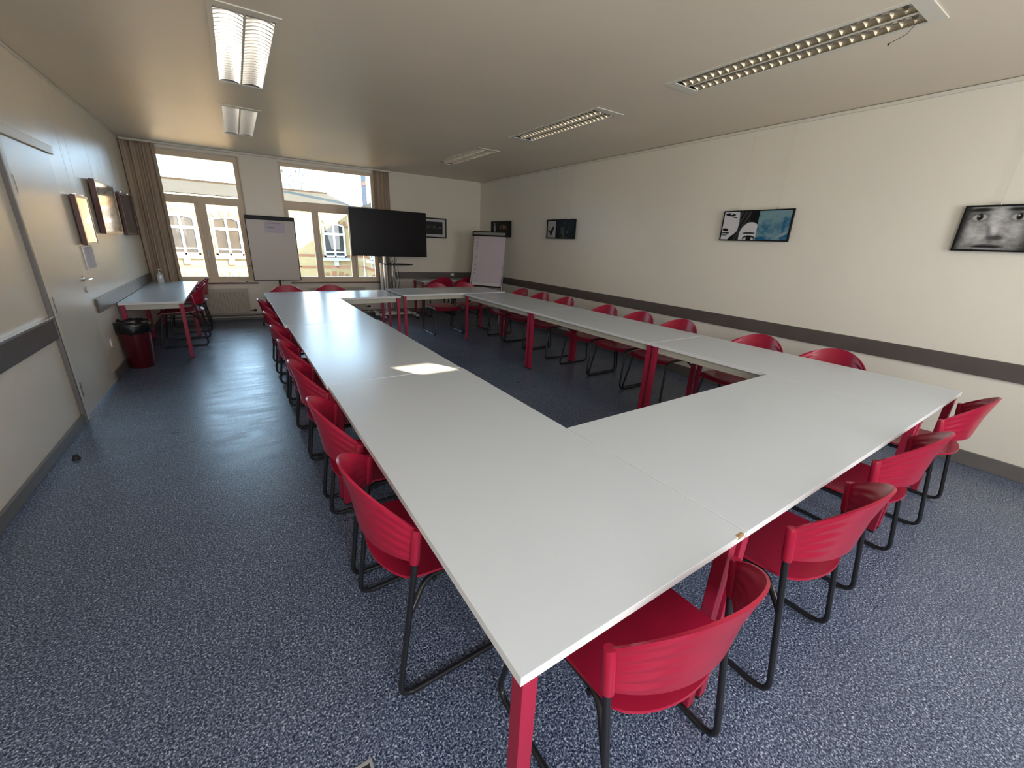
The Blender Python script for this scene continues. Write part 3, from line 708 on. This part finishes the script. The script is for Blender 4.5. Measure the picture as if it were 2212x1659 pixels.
for s, x in ((-1, -.355), (1, .350)):
    link('hook', tube(bmesh.new(), [(x, 0, .98), (x+s*.03, -.01, .98)], .008, 8), M_BEZEL, t, .8)
def note(x, y):
    im = np.ones(x.shape+(3,))*np.array((.60, .55, .62))
    l = ((np.abs(y-.86) < .03) & (x > .08) & (x < .86) & (np.sin(x*90) > -.5)) | ((np.abs(y-.48) < .035) & (x > .12) & (x < .5) & (np.sin(x*110) > -.6))
    return lay(im, l*.8, (.16, .12, .24))
nt_ = art_mesh(.285, .165, note, 90, 50, 'paper_note', None, 0, M_WRITE); nt_.location = (.185+.06-.01, 7.585, 1.585); tag(nt_, 'lilac-white paper note with two faint lines stuck to the easel board', 'paper')

# ------------------------------------------------------------------ flip chart
AZ = math.radians(-52)
t = thing('flip_chart', 'flip chart with a white paper pad on a grey easel in the back right corner', 'flip chart', (3.72, 6.76, 0), AZ)
MT = Matrix.Translation((0, 0, .68)) @ Matrix.Rotation(-.16, 4, 'X')
link('back_board', boxes(((-.335, 0, .0), (.335, .018, 1.02)), M=MT, bev=.003), M_GREYM, t)
link('lower_tray', boxes(((-.34, -.045, -.010), (.34, .02, .012)), M=MT, bev=.003), M_BEZEL, t)
pd = link('paper_pad', boxes(((-.325, -.020, .07), (.325, -.001, .955)), M=MT), M_PAPER2, t)
def scrawl(x, y):
    im = np.ones(x.shape+(3,))*np.array((.60, .52, .57)); m = np.zeros_like(x)
    for yy, n in ((.95, .10), (.86, .07), (.79, .07), (.73, .05), (.55, .05), (.38, .06), (.27, .05), (.2, .05)):
        m = np.maximum(m, ((x > .07) & (x < .07+n) & (np.abs(y-yy-.012*np.sin(x*190+yy*40)) < .010)))
    return lay(im, m*.8, (.14, .12, .15))
sc = art_mesh(.648, .88, scrawl, 110, 150, 'written_sheet', pd, 0, M_WRITE); sc.matrix_local = MT @ Matrix.Translation((0, -.0215, .513))
link('under_sheet', boxes(((-.315, -.014, .015), (.315, -.002, .075)), M=MT), M_PAPER, t)
bm = bmesh.new(); box(bm, (-.36, -.055, .945), (.36, .025, 1.035), M=MT, bev=.012); link('clamp_bar', bm, M_BEZEL, t)
link('clamp_plate', boxes(((-.33, -.060, .965), (.33, -.054, 1.015)), M=MT, bev=.002), M_GREYM, t)
for s in (-1, 1):
    link('leg', tube(bmesh.new(), [MT @ Vector((s*.30, .03, .95)), (s*.36, -.20, .01)], .012, 10), M_GREYM, t, .8)
link('leg', tube(bmesh.new(), [MT @ Vector((0, .04, .9)), (0, .50, .01)], .012, 10), M_GREYM, t, .8)

# ------------------------------------------------------------------ small things
t = thing('waste_bin', 'dark red waste bin with a black liner folded over its rim, by the left wall', 'bin', (-1.42, 5.555, 0))
link('body', lathe(bmesh.new(), [(.105, 0), (.112, .01), (.150, .50), (.140, .50), (.100, .015)], seg=28), M_BINR, t, .6)
bm = bmesh.new(); rnd = random.Random(2); seg = 40; rings = []
for j, (r, z) in enumerate([(.146, .40), (.160, .41), (.163, .48), (.158, .515), (.146, .52), (.135, .49), (.115, .30)]):
    rings.append([bm.verts.new(((r+rnd.uniform(-.007, .007))*math.cos(2*PI*k/seg), (r+rnd.uniform(-.007, .007))*math.sin(2*PI*k/seg), z+rnd.uniform(-.012, .012)*(2 if j == 0 else 1))) for k in range(seg)])
for A, B in zip(rings, rings[1:]):
    for k in range(seg): bm.faces.new([A[k], A[(k+1) % seg], B[(k+1) % seg], B[k]])
bm.faces.new(rings[-1]); link('liner', bm, M_BAG, t, 4)
t = thing('pump_bottle', 'clear pump bottle on the corner table in front of the curtain', 'bottle', (-1.40, 8.02, .690))
link('body', lathe(bmesh.new(), [(.034, 0), (.037, .008), (.037, .10), (.030, .125), (.013, .14), (.013, .15)], seg=20, sx=1.15, sy_=.8), mat('translucent_white_bottle', (.70, .72, .76), .15), t, .6)
link('pump', tube(lathe(bmesh.new(), [(.015, .149), (.015, .165), (.005, .167), (.005, .195), (.010, .196), (.010, .205)], seg=14), [(0, 0, .20), (.04, -.01, .198)], .005, 8), M_WHITEP, t, .6)
t = thing('door_stop', 'small black door stop on the floor beside the left wall', 'door stop', (-1.44, 3.17, 0))
link('buffer', lathe(bmesh.new(), [(.022, 0), (.024, .004), (.018, .010), (.015, .030), (.010, .034)], seg=16), M_RUBBER, t, .8)
t = thing('floor_socket_box', 'open floor socket box with a metal rim at the bottom edge of the view', 'socket box', (-.335, .315, 0))
link('rim', quadframe(bmesh.new(), -.13, .13, -.13, .13, .008, -.004, .0), mat('dull_steel_rim', (.30, .31, .32), .45, spec=.4), t).matrix_local = Matrix.Rotation(-PI/2, 4, 'X') @ Matrix.Translation((0, 0, 0))
link('lid', boxes(((-.12, -.12, .0005), (.045, .12, .004)), bev=.001), mat('grey_lid', (.05, .05, .05), .5), t)
link('well', boxes(((.048, -.12, .0003), (.12, .12, .0012))), M_RUBBER, t)
for y in (-.06, .03, .085): link('socket', boxes(((.065, y-.018, .0012), (.105, y+.018, .009)), bev=.003), mat('socket_grey', (.05, .055, .055), .3), t)
t = thing('floor_hatch', 'thin outlined floor hatch in the vinyl beyond the left row of chairs', 'floor hatch', (-.32, 7.03, 0))
link('edge', boxes(((-.085, -.15, .0002), (-.079, .15, .0016)), ((.079, -.15, .0002), (.085, .15, .0016)), ((-.079, -.15, .0002), (.079, -.144, .0016)), ((-.079, .144, .0002), (.079, .15, .0016))), M_BLACK, t)
t = thing('light_switch', 'small white switch plate low on the left wall past the door', 'switch', (WL, 5.23, .36)); link('plate', boxes(((.001, -.04, -.04), (.010, .04, .04)), bev=.002), M_WHITEP, t)
t = thing('marker_pen', 'white marker pen lying on the red sill of the corner window', 'pen'); t.matrix_world = MB @ Matrix.Translation((U(-.33), .02, ZS+.004)) @ Matrix.Rotation(.1, 4, 'Z')
link('barrel', tube(bmesh.new(), [(-.06, 0, 0), (.05, 0, 0)], .007, 10), M_WHITEP, t, .8); link('cap', tube(bmesh.new(), [(.05, 0, 0), (.075, 0, 0)], .008, 10), M_BEZEL, t, .8)
t = thing('paper_slip', 'folded white paper slip on the red sill of the corner window', 'paper'); t.matrix_world = MB @ Matrix.Translation((U(-.56), .02, ZS-.003))
link('slip', boxes(((-.09, -.03, 0), (.09, .03, .006))), M_PAPER, t)
t = thing('wall_socket', 'white double socket on the bumper board of the back wall', 'socket'); t.matrix_world = MB @ Matrix.Translation((U(3.62), -.023, .80))
link('plate', boxes(((-.04, -.010, -.025), (.04, 0, .025)), bev=.002), M_WHITEP, t)

# ------------------------------------------------------------------ outside
struct(link('courtyard_ground', boxes(((-30, 8.9, -4.2), (40, 45, -4.0))), M_ASPH))
YE = 20.0
def ewindow(parent, x0, x1, z0, z1, rise, y, M=None, n=2):
    """arched casement: recessed pane with white joinery, stone sill and brick arch"""
    w = x1-x0; c = (x0+x1)/2; arc = [(c+w/2*math.cos(a), z1-rise+rise*math.sin(a)) for a in [PI*k/12 for k in range(13)]]
    out = [(x0, z0), (x1, z0)]+arc
    f = link('window', prism(bmesh.new(), out, y-.02, y+.02, M=M), M_EGLASS, parent)
    bm = bmesh.new(); b = .07
    box(bm, (x0, y-.07, z0), (x0+b, y-.02, z1-rise), M); box(bm, (x1-b, y-.07, z0), (x1, y-.02, z1-rise), M); box(bm, (x0, y-.07, z0), (x1, y-.02, z0+b), M)
    box(bm, (c-b/2, y-.07, z0), (c+b/2, y-.02, z1-.02), M)
    zt = z0+(z1-z0)*.66; box(bm, (x0, y-.08, zt), (x1, y-.02, zt+.09), M); zl = z0+.20; box(bm, (x0, y-.075, zl), (x1, y-.02, zl+.05), M)
    inner = [(c+(w/2-b)*math.cos(a), z1-rise+(rise-.02)*math.sin(a)-.03) for a in [PI*k/12 for k in range(13)]]
    for k in range(12):
        q = [arc[k], arc[k+1], inner[k+1], inner[k]]; prism(bm, q, y-.07, y-.02, M=M)
    link('joinery', bm, M_EWIN, f)
    link('stone_sill', boxes(((x0-.12, y-.2, z0-.13), (x1+.12, y+.0, z0-.02)), ((c-.1, y-.12, z0-.36), (c+.1, y, z0-.13)), M=M), M_STONE, f)
    bm = bmesh.new(); o1 = [(c+(w/2+.02)*math.cos(a), z1-rise+(rise+.02)*math.sin(a)) for a in [PI*k/12 for k in range(13)]]; o2 = [(c+(w/2+.18)*math.cos(a), z1-rise+(rise+.22)*math.sin(a)) for a in [PI*k/12 for k in range(13)]]
    for k in range(12):
        if k % 2 == 0: prism(bm, [o1[k], o1[k+1], o2[k+1], o2[k]], y-.05, y+.0, M=M)
    link('brick_arch', bm, M_BRED, f)
b = thing('school_building', 'long yellow brick building with arched white windows across the courtyard', 'building')
link('facade', boxes(((-14, YE, -4), (4.58, YE+.4, 2.68))), M_BRICK, b)
link('ridge_cap', boxes(((-14, YE+5.35, 3.60), (4.2, YE+5.6, 3.70))), M_RIDGE, b)
link('red_bands', boxes(*[((-14, YE-.02, z), (4.58, YE+.01, z+h_)) for z, h_ in ((.60, .09), (.10, .10), (-1.5, .1))]), M_BRED, b)
link('cornice', boxes(((-14, YE-.3, 2.60), (4.2, YE, 2.72))), M_STONE, b)
link('roof', prism(bmesh.new(), [(YE-.35, 2.74), (YE+5.5, 3.64), (YE+5.5, 3.50), (YE+.4, 2.65)], -14, 4.2, 'x'), M_SLATE, b)
for c in (-7.9, -5.1, -3.5, -1.98, -.56, .9, 3.36): ewindow(b, c-.46, c+.46, .58, 2.0, .12, YE-.01)
for c in (-3.5, -1.98, -.56, .9, 3.30): ewindow(b, c-.46, c+.46, -2.3, -.25, .12, YE-.01)
b2 = thing('side_wing', 'yellow brick side wing with red bands and a tall chimney, right of the courtyard', 'building')
XW = 4.6
link('wing_wall', boxes(((XW, 13.2, -4), (XW+7, YE-.05, 2.62))), M_BRICK, b2)
link('red_bands', boxes(*[((XW-.02, 13.18, z), (XW+7.02, YE-.06, z+h_)) for z, h_ in ((1.80, .10), (1.45, .07), (.60, .09), (.10, .10), (-1.5, .1))]), M_BRED, b2)
link('roof', prism(bmesh.new(), [(XW-.3, 2.62), (XW+3.5, 4.9), (XW+7.3, 2.62)], 12.9, YE-.4, 'y'), M_SLATE, b2)
MW = Matrix.Translation((XW, 0, 0)) @ Matrix.Rotation(-PI/2, 4, 'Z')
for yy in (14.6, 16.4, 18.2): ewindow(b2, -yy-.42, -yy+.42, .58, 2.0, .12, -.01, M=MW)
for yy in (14.6, 16.4, 18.2): ewindow(b2, -yy-.42, -yy+.42, -2.3, -.25, .12, -.01, M=MW)
link('chimney', boxes(((4.66, YE-1.0, 2.6), (5.16, YE-.2, 5.6)), ((4.60, YE-1.06, 5.4), (5.22, YE-.14, 5.55))), M_CHIM, b2)
link('chimney_bands', boxes(((4.65, YE-1.01, 3.6), (5.17, YE-.19, 3.75)), ((4.65, YE-1.01, 4.4), (5.17, YE-.19, 4.55))), M_BRED, b2)
# bare tree beyond the roof
tr = thing('bare_tree', 'leafless tree rising above the roof ridge in the second window', 'tree', (3.45, 34, -4))
rnd = random.Random(7); bm = bmesh.new()
def branch(p, d_, L, r, dep):
    q = p+d_*L; m_ = (p+q)/2+Vector((rnd.uniform(-.06, .06), 0, rnd.uniform(-.05, .05)))*L
    tube(bm, [p, m_, q], [r, r*.85, r*.7], 4)
    if dep == 0: return
    for _ in range(3 if dep > 1 else 4):
        nd = (d_+Vector((rnd.uniform(-.42, .42), rnd.uniform(-.3, .3), rnd.uniform(.0, .35)))).normalized(); branch(q, nd, L*rnd.uniform(.58, .72), r*.55, dep-1)
branch(Vector((0, 0, 0)), Vector((0, 0, 1)), 3.9, .12, 6)
link('crown', bm, M_BARK, tr, .8)
